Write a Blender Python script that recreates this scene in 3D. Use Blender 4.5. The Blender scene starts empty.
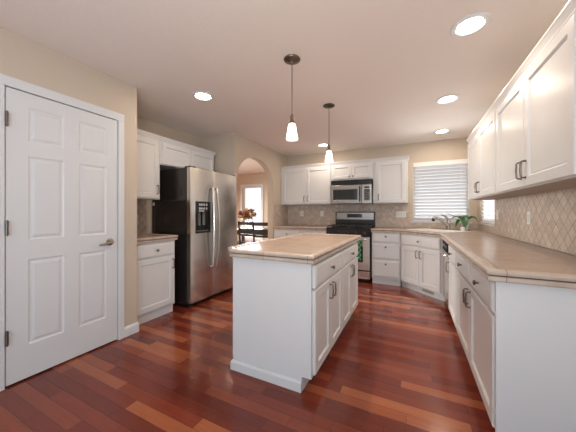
import bpy, bmesh, math, random
from mathutils import Vector, Matrix
random.seed(7)
C = bpy.context.scene.collection
PI = math.pi

# ------------------------------------------------------------------ camera, sky, lights, exposure
YAW = 0.4567
CEIL = 2.437
cam = bpy.data.cameras.new('camera')
cam.sensor_width = 36.0
cam.lens = 254.2 / 576 * 36.0
cam.shift_y = -(216 - 212.5) / 576
cam.clip_start = 0.02
cam_ob = bpy.data.objects.new('camera', cam)
cam_ob.location = (0, 0, 1.192)
cam_ob.rotation_euler = (PI / 2, 0, YAW)
C.objects.link(cam_ob)
sc = bpy.context.scene
sc.camera = cam_ob
sc.view_settings.view_transform = 'Standard'
sc.view_settings.look = 'None'
sc.view_settings.gamma = 1.0
sc.view_settings.exposure = 0.42
sc.view_settings.use_curve_mapping = False
world = bpy.data.worlds.new('sky')
sc.world = world
world.use_nodes = True
world.node_tree.nodes['Background'].inputs[0].default_value = (0.86, 0.93, 1.0, 1)
world.node_tree.nodes['Background'].inputs[1].default_value = 1.0

def area_light(name, loc, rot, sx, sy, power, col, shape='RECTANGLE', parent=None, spread=None):
    l = bpy.data.lights.new(name, 'AREA')
    l.shape = shape
    l.size = sx
    l.size_y = sy
    l.energy = power
    if spread: l.spread = spread
    l.color = col
    o = bpy.data.objects.new(name, l)
    o.location = loc
    o.rotation_euler = rot
    C.objects.link(o)
    if parent: o.parent = parent
    return o
# daylight from the wide opening behind the camera
area_light('daylight_rear', (0.15, -2.4, 1.25), (PI / 2 + 0.35, 0, 0.1), 1.5, 2.0, 20, (0.50, 0.77, 1.0))
area_light('added_fill_right', (0.88, -1.5, 1.35), (0, PI / 2 + 0.1, 0), 1.7, 1.8, 20, (0.70, 0.86, 1.0))  # unseen fill lamp added by the right wall to lift the left side
# unseen fill lamp added beside the camera, aimed up to brighten the ceiling
area_light('added_fill_ceiling', (-0.1, -0.35, 1.1), (PI - 0.55, 0, 0.25), 0.5, 0.5, 16, (1.0, 0.91, 0.84))
# daylight thrown up from the bright ground outside the sink window, and daylight at the dining window
area_light('daylight_patio', (0.42, 6.7, 0.35), (-PI / 2 - 0.62, 0, 0), 2.0, 1.4, 120, (1.0, 0.98, 0.95))
area_light('daylight_side_yard', (2.6, 4.85, 0.8), (0, PI / 2 + 0.30, 0.12), 1.4, 1.6, 110, (1.0, 0.98, 0.95))
area_light('daylight_dining', (-4.6, 6.6, 1.2), (-PI / 2 + 0.5, 0, 0), 0.8, 1.7, 45, (0.95, 0.98, 1.0), spread=math.radians(100))
area_light('added_fill_dining', (-6.35, 5.0, 1.5), (0, -PI / 2 + 0.5, 0), 1.7, 1.8, 125, (1.0, 0.97, 0.90), spread=math.radians(100))  # added fill lamp, no window there, brightens the dining room wall
CAN_POWER = 4.2
CAN_COL = (1.0, 0.82, 0.66)
PENDANT_POWER = 20.0

# ------------------------------------------------------------------ materials
class N:
    """Small node-tree writer."""
    def __init__(s, name):
        s.m = bpy.data.materials.new(name)
        s.m.use_nodes = True
        s.t = s.m.node_tree
        s.b = s.t.nodes['Principled BSDF']
    def n(s, kind, **kw):
        x = s.t.nodes.new(kind)
        for k, v in kw.items(): setattr(x, k, v)
        return x
    def put(s, sock, v):
        if hasattr(v, 'is_linked'): s.t.links.new(v, sock)
        else: sock.default_value = v
    def math(s, op, a, b=0.0, c=0.0):
        x = s.n('ShaderNodeMath', operation=op)
        s.put(x.inputs[0], a); s.put(x.inputs[1], b); s.put(x.inputs[2], c)
        return x.outputs[0]
    def pos(s):
        g = s.n('ShaderNodeNewGeometry')
        x = s.n('ShaderNodeSeparateXYZ')
        s.t.links.new(g.outputs['Position'], x.inputs[0])
        return x.outputs[0], x.outputs[1], x.outputs[2]
    def obj(s):
        g = s.n('ShaderNodeTexCoord')
        x = s.n('ShaderNodeSeparateXYZ')
        s.t.links.new(g.outputs['Object'], x.inputs[0])
        return x.outputs[0], x.outputs[1], x.outputs[2]
    def vec(s, x, y, z=0.0):
        c = s.n('ShaderNodeCombineXYZ')
        s.put(c.inputs[0], x); s.put(c.inputs[1], y); s.put(c.inputs[2], z)
        return c.outputs[0]
    def noise(s, vec, scale, detail=3.0, rough=0.5):
        x = s.n('ShaderNodeTexNoise')
        if vec is not None: s.t.links.new(vec, x.inputs['Vector'])
        x.inputs['Scale'].default_value = scale
        x.inputs['Detail'].default_value = detail
        x.inputs['Roughness'].default_value = rough
        return x.outputs[0]
    def white(s, vec):
        x = s.n('ShaderNodeTexWhiteNoise', noise_dimensions='3D')
        s.t.links.new(vec, x.inputs['Vector'])
        return x.outputs['Value']
    def ramp(s, f, stops):
        x = s.n('ShaderNodeValToRGB')
        e = x.color_ramp.elements
        while len(e) < len(stops): e.new(0.5)
        for i, (p, c) in enumerate(stops):
            e[i].position = p
            e[i].color = (*c, 1)
        s.put(x.inputs[0], f)
        return x.outputs[0]
    def mix(s, f, a, b, blend='MIX'):
        x = s.n('ShaderNodeMix', data_type='RGBA', blend_type=blend)
        s.put(x.inputs[0], f)
        s.put(x.inputs[6], a if hasattr(a, 'is_linked') else (*a, 1))
        s.put(x.inputs[7], b if hasattr(b, 'is_linked') else (*b, 1))
        return x.outputs[2]
    def bump(s, h, strength, dist=0.002):
        x = s.n('ShaderNodeBump')
        x.inputs['Strength'].default_value = strength
        x.inputs['Distance'].default_value = dist
        s.put(x.inputs['Height'], h)
        s.t.links.new(x.outputs[0], s.b.inputs['Normal'])
    def set(s, **kw):
        for k, v in kw.items():
            k = {'col': 'Base Color', 'rough': 'Roughness', 'metal': 'Metallic', 'spec': 'Specular IOR Level', 'coat': 'Coat Weight', 'coatr': 'Coat Roughness', 'trans': 'Transmission Weight', 'aniso': 'Anisotropic', 'emit': 'Emission Color', 'estr': 'Emission Strength', 'alpha': 'Alpha'}.get(k, k)
            if isinstance(v, tuple) and len(v) == 3: v = (*v, 1)
            s.put(s.b.inputs[k], v)
        return s

def plain(name, col, rough=0.5, metal=0.0, var=0.04, scale=30, bump=0.0, **kw):
    k = N(name)
    g = k.n('ShaderNodeTexCoord').outputs['Object']
    f = k.noise(g, scale)
    k.set(col=k.mix(f, tuple(c * (1 - var) for c in col), tuple(min(1, c * (1 + var)) for c in col)), rough=rough, metal=metal, **kw)
    if bump: k.bump(f, bump)
    return k.m

M = {}
M['wall'] = plain('tan_wall_paint', (0.60, 0.515, 0.42), 0.75, var=0.02, scale=60, bump=0.08)
M['ceiling'] = plain('ceiling_paint', (0.86, 0.80, 0.755), 0.85, var=0.03, scale=75, bump=0.6)
M['white'] = plain('white_cabinet_paint', (0.715, 0.725, 0.73), 0.33, var=0.012, scale=8)
M['trim'] = plain('white_trim_paint', (0.72, 0.745, 0.765), 0.35, var=0.012, scale=8)
M['nickel'] = plain('brushed_nickel', (0.50, 0.46, 0.41), 0.28, 1.0)
M['faucetmetal'] = plain('satin_nickel', (0.40, 0.37, 0.335), 0.25, 1.0)
M['oldnickel'] = plain('aged_nickel', (0.32, 0.285, 0.245), 0.28, 1.0)
M['bronze'] = plain('dark_pewter', (0.20, 0.17, 0.145), 0.35, 1.0)
M['chrome'] = plain('chrome', (0.72, 0.71, 0.70), 0.12, 1.0, var=0.01)
M['black'] = plain('black_enamel', (0.012, 0.011, 0.011), 0.18)
M['matteblack'] = N('matte_black_plastic').set(col=(0.014, 0.013, 0.013), rough=0.7, spec=0.08).m
M['iron'] = plain('cast_iron', (0.025, 0.024, 0.024), 0.5)
M['darkside'] = plain('dark_fridge_side', (0.022, 0.018, 0.017), 0.14, var=0.06, scale=200)
M['glassblack'] = plain('black_glass', (0.02, 0.025, 0.026), 0.06)
M['plate'] = plain('white_plastic', (0.82, 0.79, 0.74), 0.4)
M['slot'] = plain('dark_slot', (0.03, 0.03, 0.03), 0.6)
M['porcelain'] = plain('white_porcelain', (0.88, 0.87, 0.85), 0.12, var=0.01)
M['leaf'] = plain('orchid_leaf', (0.035, 0.12, 0.03), 0.3, var=0.35, scale=25)
M['stem'] = plain('orchid_stem', (0.20, 0.12, 0.07), 0.6)
M['soil'] = plain('potting_bark', (0.09, 0.05, 0.03), 0.9, var=0.4, scale=80)
M['darkwood'] = plain('dark_stained_wood', (0.028, 0.016, 0.011), 0.3, var=0.3, scale=20)
M['petal_rust'] = plain('rust_petals', (0.42, 0.17, 0.08), 0.7, var=0.35, scale=30)
M['petal_cream'] = plain('cream_petals', (0.72, 0.55, 0.34), 0.7, var=0.2, scale=30)
M['petal_brown'] = plain('brown_petals', (0.16, 0.06, 0.03), 0.7, var=0.3, scale=30)
M['undershade'] = plain('painted_shade_underside', (0.40, 0.335, 0.285), 0.6, var=0.1, scale=12)  # brown colour stands in for the shade beneath the right wall cabinets
M['sticker'] = plain('white_paper', (0.85, 0.85, 0.84), 0.7)
M['keypad'] = plain('keypad_grey', (0.16, 0.155, 0.15), 0.45)
M['vinyl'] = plain('white_vinyl', (0.85, 0.85, 0.84), 0.4)
M['rubber'] = plain('dark_rubber', (0.03, 0.03, 0.03), 0.7)

def steel(name, axis):
    k = N(name)
    x, y, z = k.obj()
    if axis == 'z': v = k.vec(k.math('MULTIPLY', x, 3.0), k.math('MULTIPLY', y, 3.0), k.math('MULTIPLY', z, 120.0))
    else: v = k.vec(k.math('MULTIPLY', x, 260.0), k.math('MULTIPLY', y, 260.0), k.math('MULTIPLY', z, 3.0))
    f = k.noise(v, 1.0, 2)
    k.set(col=k.mix(f, (0.61, 0.58, 0.55), (0.67, 0.64, 0.61)), metal=1.0, rough=k.math('ADD', 0.22, k.math('MULTIPLY', f, 0.06)))
    w = k.noise(k.vec(k.math('MULTIPLY', x, 1.2), k.math('MULTIPLY', y, 1.2), k.math('MULTIPLY', z, 4.0)), 1.0, 1)
    k.bump(w, 0.25, 0.02)
    return k.m
M['steel'] = steel('brushed_stainless_steel', 'z')
M['steel2'] = plain('warm_stainless_steel', (0.36, 0.33, 0.305), 0.26, 1.0, var=0.03, scale=4)

def floor_mat():
    k = N('cherry_floor_boards')
    x, y, z = k.pos()
    W, L = 0.079, 0.72
    r = k.math('DIVIDE', y, W)
    row = k.math('FLOOR', r)
    fr = k.math('FRACT', r)
    rr = k.white(k.vec(row, 3.3, 0.0))
    ln = k.math('ADD', 0.75, k.math('MULTIPLY', k.white(k.vec(row, 9.1, 0.0)), 0.6))
    u = k.math('ADD', k.math('DIVIDE', x, k.math('MULTIPLY', ln, L)), k.math('MULTIPLY', rr, 37.0))
    col = k.math('FLOOR', u)
    fu = k.math('FRACT', u)
    rid = k.white(k.vec(row, col, 1.7))
    base = k.ramp(rid, [(0.0, (0.115, 0.021, 0.013)), (0.35, (0.150, 0.028, 0.016)), (0.66, (0.180, 0.036, 0.019)), (0.86, (0.225, 0.054, 0.026)), (1.0, (0.33, 0.108, 0.047))])
    g1 = k.noise(k.vec(k.math('MULTIPLY', x, 4.0), k.math('MULTIPLY', y, 60.0), k.math('MULTIPLY', rid, 30.0)), 1.0, 4, 0.6)
    c = k.mix(0.55, base, k.ramp(g1, [(0.25, (0.62, 0.58, 0.58)), (0.75, (1.0, 1.0, 1.0))]), 'MULTIPLY')
    c = k.mix(1.0, c, (1.32, 1.32, 1.32), 'MULTIPLY')
    e = k.math('MINIMUM', k.math('MULTIPLY', k.math('MINIMUM', fr, k.math('SUBTRACT', 1.0, fr)), W), k.math('MULTIPLY', k.math('MINIMUM', fu, k.math('SUBTRACT', 1.0, fu)), L))
    gap = k.math('LESS_THAN', e, 0.0011)
    c = k.mix(k.math('MULTIPLY', gap, 0.75), c, (0.02, 0.006, 0.004))
    k.set(col=c, rough=k.math('ADD', 0.17, k.math('MULTIPLY', g1, 0.06)), spec=0.35, coat=0.22, coatr=0.07)
    k.bump(k.math('MULTIPLY', k.math('MINIMUM', e, 0.002), 300.0), 0.06, 0.002)
    return k.m
M['floor'] = floor_mat()

def tile_mat(name, axes, size, diag, stops, grout, gw, rough, off=(0.0, 0.0), spots=0.0, streak=None, dark=0.6):
    k = N(name)
    P = dict(zip('xyz', k.pos()))
    a = k.math('ADD', P[axes[0]], off[0])
    b = k.math('ADD', P[axes[1]], off[1])
    if diag:
        p = k.math('MULTIPLY', k.math('ADD', a, b), 0.70711)
        q = k.math('MULTIPLY', k.math('SUBTRACT', a, b), 0.70711)
    else: p, q = a, b
    p1, q1 = k.math('DIVIDE', p, size), k.math('DIVIDE', q, size)
    fp, fq = k.math('FRACT', p1), k.math('FRACT', q1)
    ident = k.white(k.vec(k.math('FLOOR', p1), k.math('FLOOR', q1), 5.0))
    g = k.n('ShaderNodeNewGeometry').outputs['Position']
    sx, sy, sz = streak or (1, 1, 1)
    vs = k.vec(k.math('MULTIPLY', P['x'], sx), k.math('MULTIPLY', P['y'], sy), k.math('ADD', k.math('MULTIPLY', P['z'], sz), k.math('MULTIPLY', ident, 13.0)))
    n1 = k.noise(vs, 9.0, 5, 0.6)
    n2 = k.noise(g, 45.0, 3, 0.6)
    f = k.math('ADD', k.math('MULTIPLY', ident, 0.14), k.math('ADD', k.math('MULTIPLY', n1, 0.52), k.math('MULTIPLY', n2, 0.34)))
    c = k.ramp(f, stops)
    if spots:
        c = k.mix(k.math('MULTIPLY', k.math('GREATER_THAN', n2, 0.62), spots), c, tuple(v * dark for v in stops[0][1]))
    e = k.math('MULTIPLY', k.math('MINIMUM', k.math('MINIMUM', fp, k.math('SUBTRACT', 1.0, fp)), k.math('MINIMUM', fq, k.math('SUBTRACT', 1.0, fq))), size)
    gm = k.math('LESS_THAN', e, gw)
    c = k.mix(gm, c, grout)
    k.set(col=c, rough=k.math('ADD', rough, k.math('MULTIPLY', gm, 0.3)))
    k.bump(k.math('ADD', k.math('MINIMUM', k.math('DIVIDE', e, gw * 2.2), 1.0), k.math('MULTIPLY', n2, 0.25)), 0.5, 0.0025)
    return k.m
SPL = [(0.3, (0.43, 0.345, 0.285)), (0.5, (0.58, 0.48, 0.405)), (0.7, (0.74, 0.65, 0.57))]
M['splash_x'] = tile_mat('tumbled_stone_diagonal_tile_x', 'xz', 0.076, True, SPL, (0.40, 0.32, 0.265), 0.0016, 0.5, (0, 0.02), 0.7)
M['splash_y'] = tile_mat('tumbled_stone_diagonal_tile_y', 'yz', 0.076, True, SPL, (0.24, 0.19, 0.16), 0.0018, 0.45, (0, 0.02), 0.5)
CT = [(0.25, (0.29, 0.215, 0.17)), (0.5, (0.42, 0.325, 0.26)), (0.75, (0.55, 0.45, 0.375))]
M['counter'] = tile_mat('beige_ceramic_counter_tile', 'xy', 0.33, False, CT, (0.20, 0.145, 0.11), 0.003, 0.24, (0.27, 0.14), 0.0, (0.6, 4.0, 1))
def edge_mat():
    k = N('beige_ceramic_edge_tile')
    x, y, z = k.pos()
    s = 0.33
    fx = k.math('FRACT', k.math('DIVIDE', k.math('ADD', x, 0.27), s))
    fy = k.math('FRACT', k.math('DIVIDE', k.math('ADD', y, 0.14), s))
    g = k.n('ShaderNodeNewGeometry')
    sn = k.n('ShaderNodeSeparateXYZ')
    k.t.links.new(g.outputs['True Normal'], sn.inputs[0])
    onx = k.math('GREATER_THAN', k.math('ABSOLUTE', sn.outputs[1]), k.math('ABSOLUTE', sn.outputs[0]))   # facing along y: joints run by x
    fsel = k.math('ADD', k.math('MULTIPLY', onx, fx), k.math('MULTIPLY', k.math('SUBTRACT', 1.0, onx), fy))
    gm = k.math('LESS_THAN', fsel, 0.012)
    n = k.noise(g.outputs['Position'], 12.0, 4, 0.6)
    c = k.ramp(n, [(0.25, (0.44, 0.355, 0.29)), (0.75, (0.60, 0.505, 0.43))])
    k.set(col=k.mix(gm, c, (0.30, 0.22, 0.17)), rough=0.25)
    return k.m
M['edge'] = edge_mat()
M['grout'] = plain('brown_grout', (0.10, 0.075, 0.06), 0.8, var=0.2)

def glow(name, col, strength, base=(0.9, 0.88, 0.84)):
    k = N(name)
    k.set(col=base, rough=0.4, emit=col, estr=strength)
    return k.m
M['bulb'] = glow('lit_lamp_glass', (1.0, 0.86, 0.66), 14.0)
def shade_mat():
    k = N('lit_frosted_shade')
    t = k.t
    e = k.n('ShaderNodeEmission'); e.inputs[0].default_value = (1.0, 0.88, 0.70, 1); e.inputs[1].default_value = 0.5
    d = k.n('ShaderNodeBsdfTranslucent'); d.inputs[0].default_value = (0.92, 0.90, 0.86, 1)
    a = k.n('ShaderNodeAddShader')
    t.links.new(e.outputs[0], a.inputs[0]); t.links.new(d.outputs[0], a.inputs[1])
    t.links.new(a.outputs[0], t.nodes['Material Output'].inputs[0])
    return k.m
M['shade'] = shade_mat()
def glass_mat():
    k = N('window_glass')
    t = k.t
    tr = k.n('ShaderNodeBsdfTransparent')
    gl = k.n('ShaderNodeBsdfGlossy')
    gl.inputs['Roughness'].default_value = 0.02
    fz = k.n('ShaderNodeFresnel')
    fz.inputs[0].default_value = 1.45
    mx = k.n('ShaderNodeMixShader')
    t.links.new(fz.outputs[0], mx.inputs[0]); t.links.new(tr.outputs[0], mx.inputs[1]); t.links.new(gl.outputs[0], mx.inputs[2])
    t.links.new(mx.outputs[0], t.nodes['Material Output'].inputs[0])
    return k.m
M['glass'] = glass_mat()
def vase_mat():
    k = N('clear_vase_glass')
    k.set(col=(0.95, 0.97, 0.97), rough=0.03, trans=1.0)
    return k.m
M['vase'] = vase_mat()
def slat_mat():
    k = N('translucent_blind_slat')
    t = k.t
    d = k.n('ShaderNodeBsdfDiffuse'); d.inputs[0].default_value = (0.86, 0.86, 0.86, 1)
    r = k.n('ShaderNodeBsdfTranslucent'); r.inputs[0].default_value = (0.86, 0.86, 0.88, 1)
    mx = k.n('ShaderNodeMixShader'); mx.inputs[0].default_value = 0.42
    t.links.new(d.outputs[0], mx.inputs[1]); t.links.new(r.outputs[0], mx.inputs[2])
    t.links.new(mx.outputs[0], t.nodes['Material Output'].inputs[0])
    return k.m
M['slat'] = slat_mat()
def towel_mat():
    k = N('green_checked_cloth')
    x, y, z = k.obj()
    w = k.math('MULTIPLY', k.math('SINE', k.math('MULTIPLY', z, 75.0)), k.math('SINE', k.math('MULTIPLY', x, 75.0)))
    k.set(col=k.ramp(k.math('ADD', 0.5, k.math('MULTIPLY', w, 0.5)), [(0.2, (0.02, 0.13, 0.07)), (0.6, (0.05, 0.26, 0.14)), (0.95, (0.30, 0.55, 0.36))]), rough=0.9)
    return k.m
M['towel'] = towel_mat()

# ------------------------------------------------------------------ mesh helpers
class MB:
    def __init__(s): s.bm = bmesh.new()
    def box(s, x0, x1, y0, y1, z0, z1, bev=0.0, seg=2):
        bm = s.bm
        vs = [bm.verts.new((x, y, z)) for x in (x0, x1) for y in (y0, y1) for z in (z0, z1)]
        fs = [bm.faces.new([vs[i] for i in q]) for q in ((0, 1, 3, 2), (4, 6, 7, 5), (0, 4, 5, 1), (2, 3, 7, 6), (0, 2, 6, 4), (1, 5, 7, 3))]
        if bev:
            es = list({e for f in fs for e in f.edges})
            bmesh.ops.bevel(bm, geom=es, offset=bev, segments=seg, affect='EDGES', profile=0.6)
        return s
    def prism(s, pts, z0, z1):
        bm = s.bm
        a = [bm.verts.new((x, y, z0)) for x, y in pts]
        b = [bm.verts.new((x, y, z1)) for x, y in pts]
        n = len(pts)
        bm.faces.new(a[::-1]); bm.faces.new(b)
        for i in range(n): bm.faces.new((a[i], a[(i + 1) % n], b[(i + 1) % n], b[i]))
        return s
    def lathe(s, prof, n=24, loc=(0, 0, 0), axis='z', close=True):
        bm = s.bm
        rings = []
        for r, h in prof:
            ring = []
            for i in range(n):
                t = 2 * PI * i / n
                p = (r * math.cos(t), r * math.sin(t), h)
                if axis == 'y': p = (p[0], -p[2], p[1])
                if axis == 'x': p = (p[2], p[0], p[1])
                ring.append(bm.verts.new((p[0] + loc[0], p[1] + loc[1], p[2] + loc[2])))
            rings.append(ring)
        for a, b in zip(rings, rings[1:]):
            for i in range(n): bm.faces.new((a[i], a[(i + 1) % n], b[(i + 1) % n], b[i]))
        if close:
            bm.faces.new(rings[0][::-1]); bm.faces.new(rings[-1])
        return s
    def tube(s, path, r, n=10, cap=True):
        bm = s.bm
        path = [Vector(p) for p in path]
        rs = r if isinstance(r, (list, tuple)) else [r] * len(path)
        rings = []
        up = None
        for i, p in enumerate(path):
            d = (path[min(i + 1, len(path) - 1)] - path[max(i - 1, 0)]).normalized()
            if up is None: up = Vector((0, 0, 1)) if abs(d.z) < 0.9 else Vector((1, 0, 0))
            x = d.cross(up).normalized()
            up = x.cross(d).normalized()
            rings.append([bm.verts.new(p + (x * math.cos(2 * PI * j / n) + up * math.sin(2 * PI * j / n)) * rs[i]) for j in range(n)])
        for a, b in zip(rings, rings[1:]):
            for j in range(n): bm.faces.new((a[j], a[(j + 1) % n], b[(j + 1) % n], b[j]))
        if cap:
            bm.faces.new(rings[0][::-1]); bm.faces.new(rings[-1])
        return s
    def sweep(s, path, prof, closed=False):
        """prof: (out, z) points, swept along a level path with mitred corners; out = to the right of travel."""
        bm = s.bm
        n = len(path)
        P = [Vector((p[0], p[1])) for p in path]
        rings = []
        for i in range(n):
            def nrm(a, b):
                d = (P[b] - P[a]).normalized()
                return Vector((d.y, -d.x))
            if closed: n1, n2 = nrm((i - 1) % n, i), nrm(i, (i + 1) % n)
            else:
                n1 = nrm(i - 1, i) if i > 0 else nrm(i, i + 1)
                n2 = nrm(i, i + 1) if i < n - 1 else n1
            m = (n1 + n2) / (1 + n1.dot(n2))
            rings.append([bm.verts.new((P[i].x + m.x * o, P[i].y + m.y * o, z)) for o, z in prof])
        k = len(prof)
        pairs = list(zip(rings, rings[1:])) + ([(rings[-1], rings[0])] if closed else [])
        for a, b in pairs:
            for j in range(k): bm.faces.new((a[j], a[(j + 1) % k], b[(j + 1) % k], b[j]))
        if not closed:
            bm.faces.new(rings[0]); bm.faces.new(rings[-1][::-1])
        return s
    def slab(s, w, h, t, xs, zs, panels, rings, edge=0.003, x0=0.0, z0=0.0, yb=0.0):
        """A door or drawer front: back at y=yb, face at y=yb-t; panels = (i, j) grid cells sunk by rings of (inset, depth)."""
        bm = s.bm
        X = [0.0] + list(xs) + [w]
        Z = [0.0] + list(zs) + [h]
        X2 = [edge] + list(xs) + [w - edge]
        Z2 = [edge] + list(zs) + [h - edge]
        V = {(i, j): bm.verts.new((x0 + X2[i], yb - t, z0 + Z2[j])) for i in range(len(X2)) for j in range(len(Z2))}
        for i in range(len(X2) - 1):
            for j in range(len(Z2) - 1):
                q = [V[i, j], V[i + 1, j], V[i + 1, j + 1], V[i, j + 1]]
                if (i, j) in panels:
                    cur = q
                    for ins, dep in rings:
                        nq = [bm.verts.new((x0 + a, yb - t + dep, z0 + b)) for a, b in ((X2[i] + ins, Z2[j] + ins), (X2[i + 1] - ins, Z2[j] + ins), (X2[i + 1] - ins, Z2[j + 1] - ins), (X2[i] + ins, Z2[j + 1] - ins))]
                        for c in range(4): bm.faces.new((cur[c], cur[(c + 1) % 4], nq[(c + 1) % 4], nq[c]))
                        cur = nq
                    bm.faces.new(cur)
                else: bm.faces.new(q)
        nx, nz = len(X2) - 1, len(Z2) - 1
        loop = [V[i, 0] for i in range(nx + 1)] + [V[nx, j] for j in range(1, nz + 1)] + [V[i, nz] for i in range(nx - 1, -1, -1)] + [V[0, j] for j in range(nz - 1, 0, -1)]
        def outer(v, y):
            cx, cz = v.co.x - x0, v.co.z - z0
            if abs(cx - edge) < 1e-6: cx = 0.0
            if abs(cx - (w - edge)) < 1e-6: cx = w
            if abs(cz - edge) < 1e-6: cz = 0.0
            if abs(cz - (h - edge)) < 1e-6: cz = h
            return bm.verts.new((x0 + cx, y, z0 + cz))
        l2 = [outer(v, yb - t + edge) for v in loop]
        l3 = [outer(v, yb) for v in loop]
        m = len(loop)
        for A, B in ((loop, l2), (l2, l3)):
            for i in range(m): bm.faces.new((A[i], B[i], B[(i + 1) % m], A[(i + 1) % m]))
        bm.faces.new(l3)
        return s
    def build(s, name, mat, parent=None, smooth=False, loc=None):
        bm = s.bm
        bmesh.ops.recalc_face_normals(bm, faces=bm.faces)
        me = bpy.data.meshes.new(name)
        bm.to_mesh(me)
        bm.free()
        me.materials.append(M[mat] if isinstance(mat, str) else mat)
        if smooth:
            me.shade_smooth()
            me.set_sharp_from_angle(angle=math.radians(-42))
        o = bpy.data.objects.new(name, me)
        C.objects.link(o)
        if parent: o.parent = parent
        if loc: o.location = loc
        return o

def empty(name, loc, rz=0.0, label=None, cat=None, group=None):
    o = bpy.data.objects.new(name, None)
    o.empty_display_size = 0.1
    o.location = loc
    o.rotation_euler = (0, 0, rz)
    C.objects.link(o)
    return tag(o, label, cat, group)
def tag(o, label=None, cat=None, group=None, kind=None):
    if label: o['label'] = label
    if cat: o['category'] = cat
    if group: o['group'] = group
    if kind: o['kind'] = kind
    return o
def struct(o): o['kind'] = 'structure'; return o
def copy_tree(o, parent=None):
    c = o.copy()
    C.objects.link(c)
    if parent: c.parent = parent
    for ch in list(o.children): copy_tree(ch, c)
    return c
def box(name, mat, b, parent=None, bev=0.0): return MB().box(*b, bev=bev).build(name, mat, parent)

# ------------------------------------------------------------------ room shell
XL, XR, YB, XA, YJ, XREC = -2.4775, 0.947, 5.09, -2.51, 3.21, -3.2     # door wall, right wall, back wall, arch wall, jog, recess wall
struct(box('floor', 'floor', (-6.6, 1.07, -3.0, 6.95, -0.06, 0.0)))
struct(box('ceiling', 'ceiling', (-6.6, 1.07, -3.0, 6.95, CEIL, CEIL + 0.08)))
# door wall with its opening, and the return at its end
D0, D1, DT = 0.698, 1.428, 2.05
m = MB()
m.box(XL - 0.12, XL, -3.0, D0 - 0.02, 0, CEIL); m.box(XL - 0.12, XL, D1 + 0.02, 1.617, 0, CEIL); m.box(XL - 0.12, XL, D0 - 0.02, D1 + 0.02, DT + 0.02, CEIL)
m.box(XREC - 0.12, XL - 0.12, 1.497, 1.617, 0, CEIL)
struct(m.build('wall_left', 'wall'))
struct(box('wall_recess', 'wall', (XREC - 0.12, XREC, 1.617, YJ, 0, CEIL)))
# jog and arched wall
AY0, AY1, ASP, AAP = 3.27, 4.43, 1.74, 2.165
m = MB()
m.box(XREC - 0.12, XA - 0.12, YJ, YJ + 0.12, 0, CEIL)
pr = [(AY0, 0.0)] + [((AY0 + AY1) / 2 - (AY1 - AY0) / 2 * math.cos(t), ASP + (AAP - ASP) * math.sin(t)) for t in [PI * i / 32 for i in range(33)]] + [(AY1, 0.0)]
outer = [(YJ, 0.0)] + [None] * 33 + [(YB + 0.12, 0.0)]
for i in range(len(pr) - 1):
    (ya, za), (yb, zb) = pr[i], pr[i + 1]
    if i == 0: poly = [(YJ, 0.0), (ya, 0.0), (yb, zb), (yb, CEIL), (YJ, CEIL)]
    elif i == len(pr) - 2: poly = [(ya, za), (yb, 0.0), (YB + 0.12, 0.0), (YB + 0.12, CEIL), (ya, CEIL)]
    else: poly = [(ya, za), (yb, zb), (yb, CEIL), (ya, CEIL)]
    a = [m.bm.verts.new((XA - 0.12, y, z)) for y, z in poly]
    b = [m.bm.verts.new((XA, y, z)) for y, z in poly]
    n = len(poly)
    m.bm.faces.new(a); m.bm.faces.new(b[::-1])
    for j in range(n):
        m.bm.faces.new((a[j], b[j], b[(j + 1) % n], a[(j + 1) % n]))
bmesh.ops.remove_doubles(m.bm, verts=m.bm.verts, dist=1e-5)
# drop the faces that two neighbouring strips share
dead = {}
for f in list(m.bm.faces):
    key = tuple(sorted(v.index for v in f.verts)) if False else tuple(sorted((round(v.co.x, 4), round(v.co.y, 4), round(v.co.z, 4)) for v in f.verts))
    dead.setdefault(key, []).append(f)
bmesh.ops.delete(m.bm, geom=[f for k, fs in dead.items() if len(fs) > 1 for f in fs], context='FACES_ONLY')
struct(m.build('wall_arch', 'wall'))
# back wall with the sink window, right wall with the side window
WX0, WX1, WZ0, WZ1 = 0.0, 0.84, 1.035, 2.085
m = MB()
m.box(XA, WX0, YB, YB + 0.12, 0, CEIL); m.box(WX1, XR + 0.12, YB, YB + 0.12, 0, CEIL)
m.box(WX0, WX1, YB, YB + 0.12, 0, WZ0); m.box(WX0, WX1, YB, YB + 0.12, WZ1, CEIL)
struct(m.build('wall_back', 'wall'))
SY0, SY1 = 4.10, 4.86
m = MB()
m.box(XR, XR + 0.12, -3.0, SY0, 0, CEIL); m.box(XR, XR + 0.12, SY1, YB, 0, CEIL)
m.box(XR, XR + 0.12, SY0, SY1, 0, WZ0); m.box(XR, XR + 0.12, SY0, SY1, WZ1, CEIL)
struct(m.build('wall_right', 'wall'))
# dining room
m = MB()
DX0, DX1, DZ1, DY = -5.0, -4.27, 2.03, 6.8
m.box(-6.5, DX0, DY, DY + 0.12, 0, CEIL); m.box(DX1, XA, DY, DY + 0.12, 0, CEIL); m.box(DX0, DX1, DY, DY + 0.12, DZ1, CEIL); m.box(DX0, DX1, DY, DY + 0.12, 0, 0.35)
struct(m.build('wall_dining', 'wall'))
struct(box('wall_dining_left', 'wall', (-6.6, -6.5, YJ, DY + 0.12, 0, CEIL)))
struct(box('wall_dining_right', 'wall', (XA - 0.12, XA, YB + 0.12, DY, 0, CEIL)))
struct(box('wall_dining_front', 'wall', (-6.5, XREC - 0.12, YJ, YJ + 0.12, 0, CEIL)))

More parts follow.
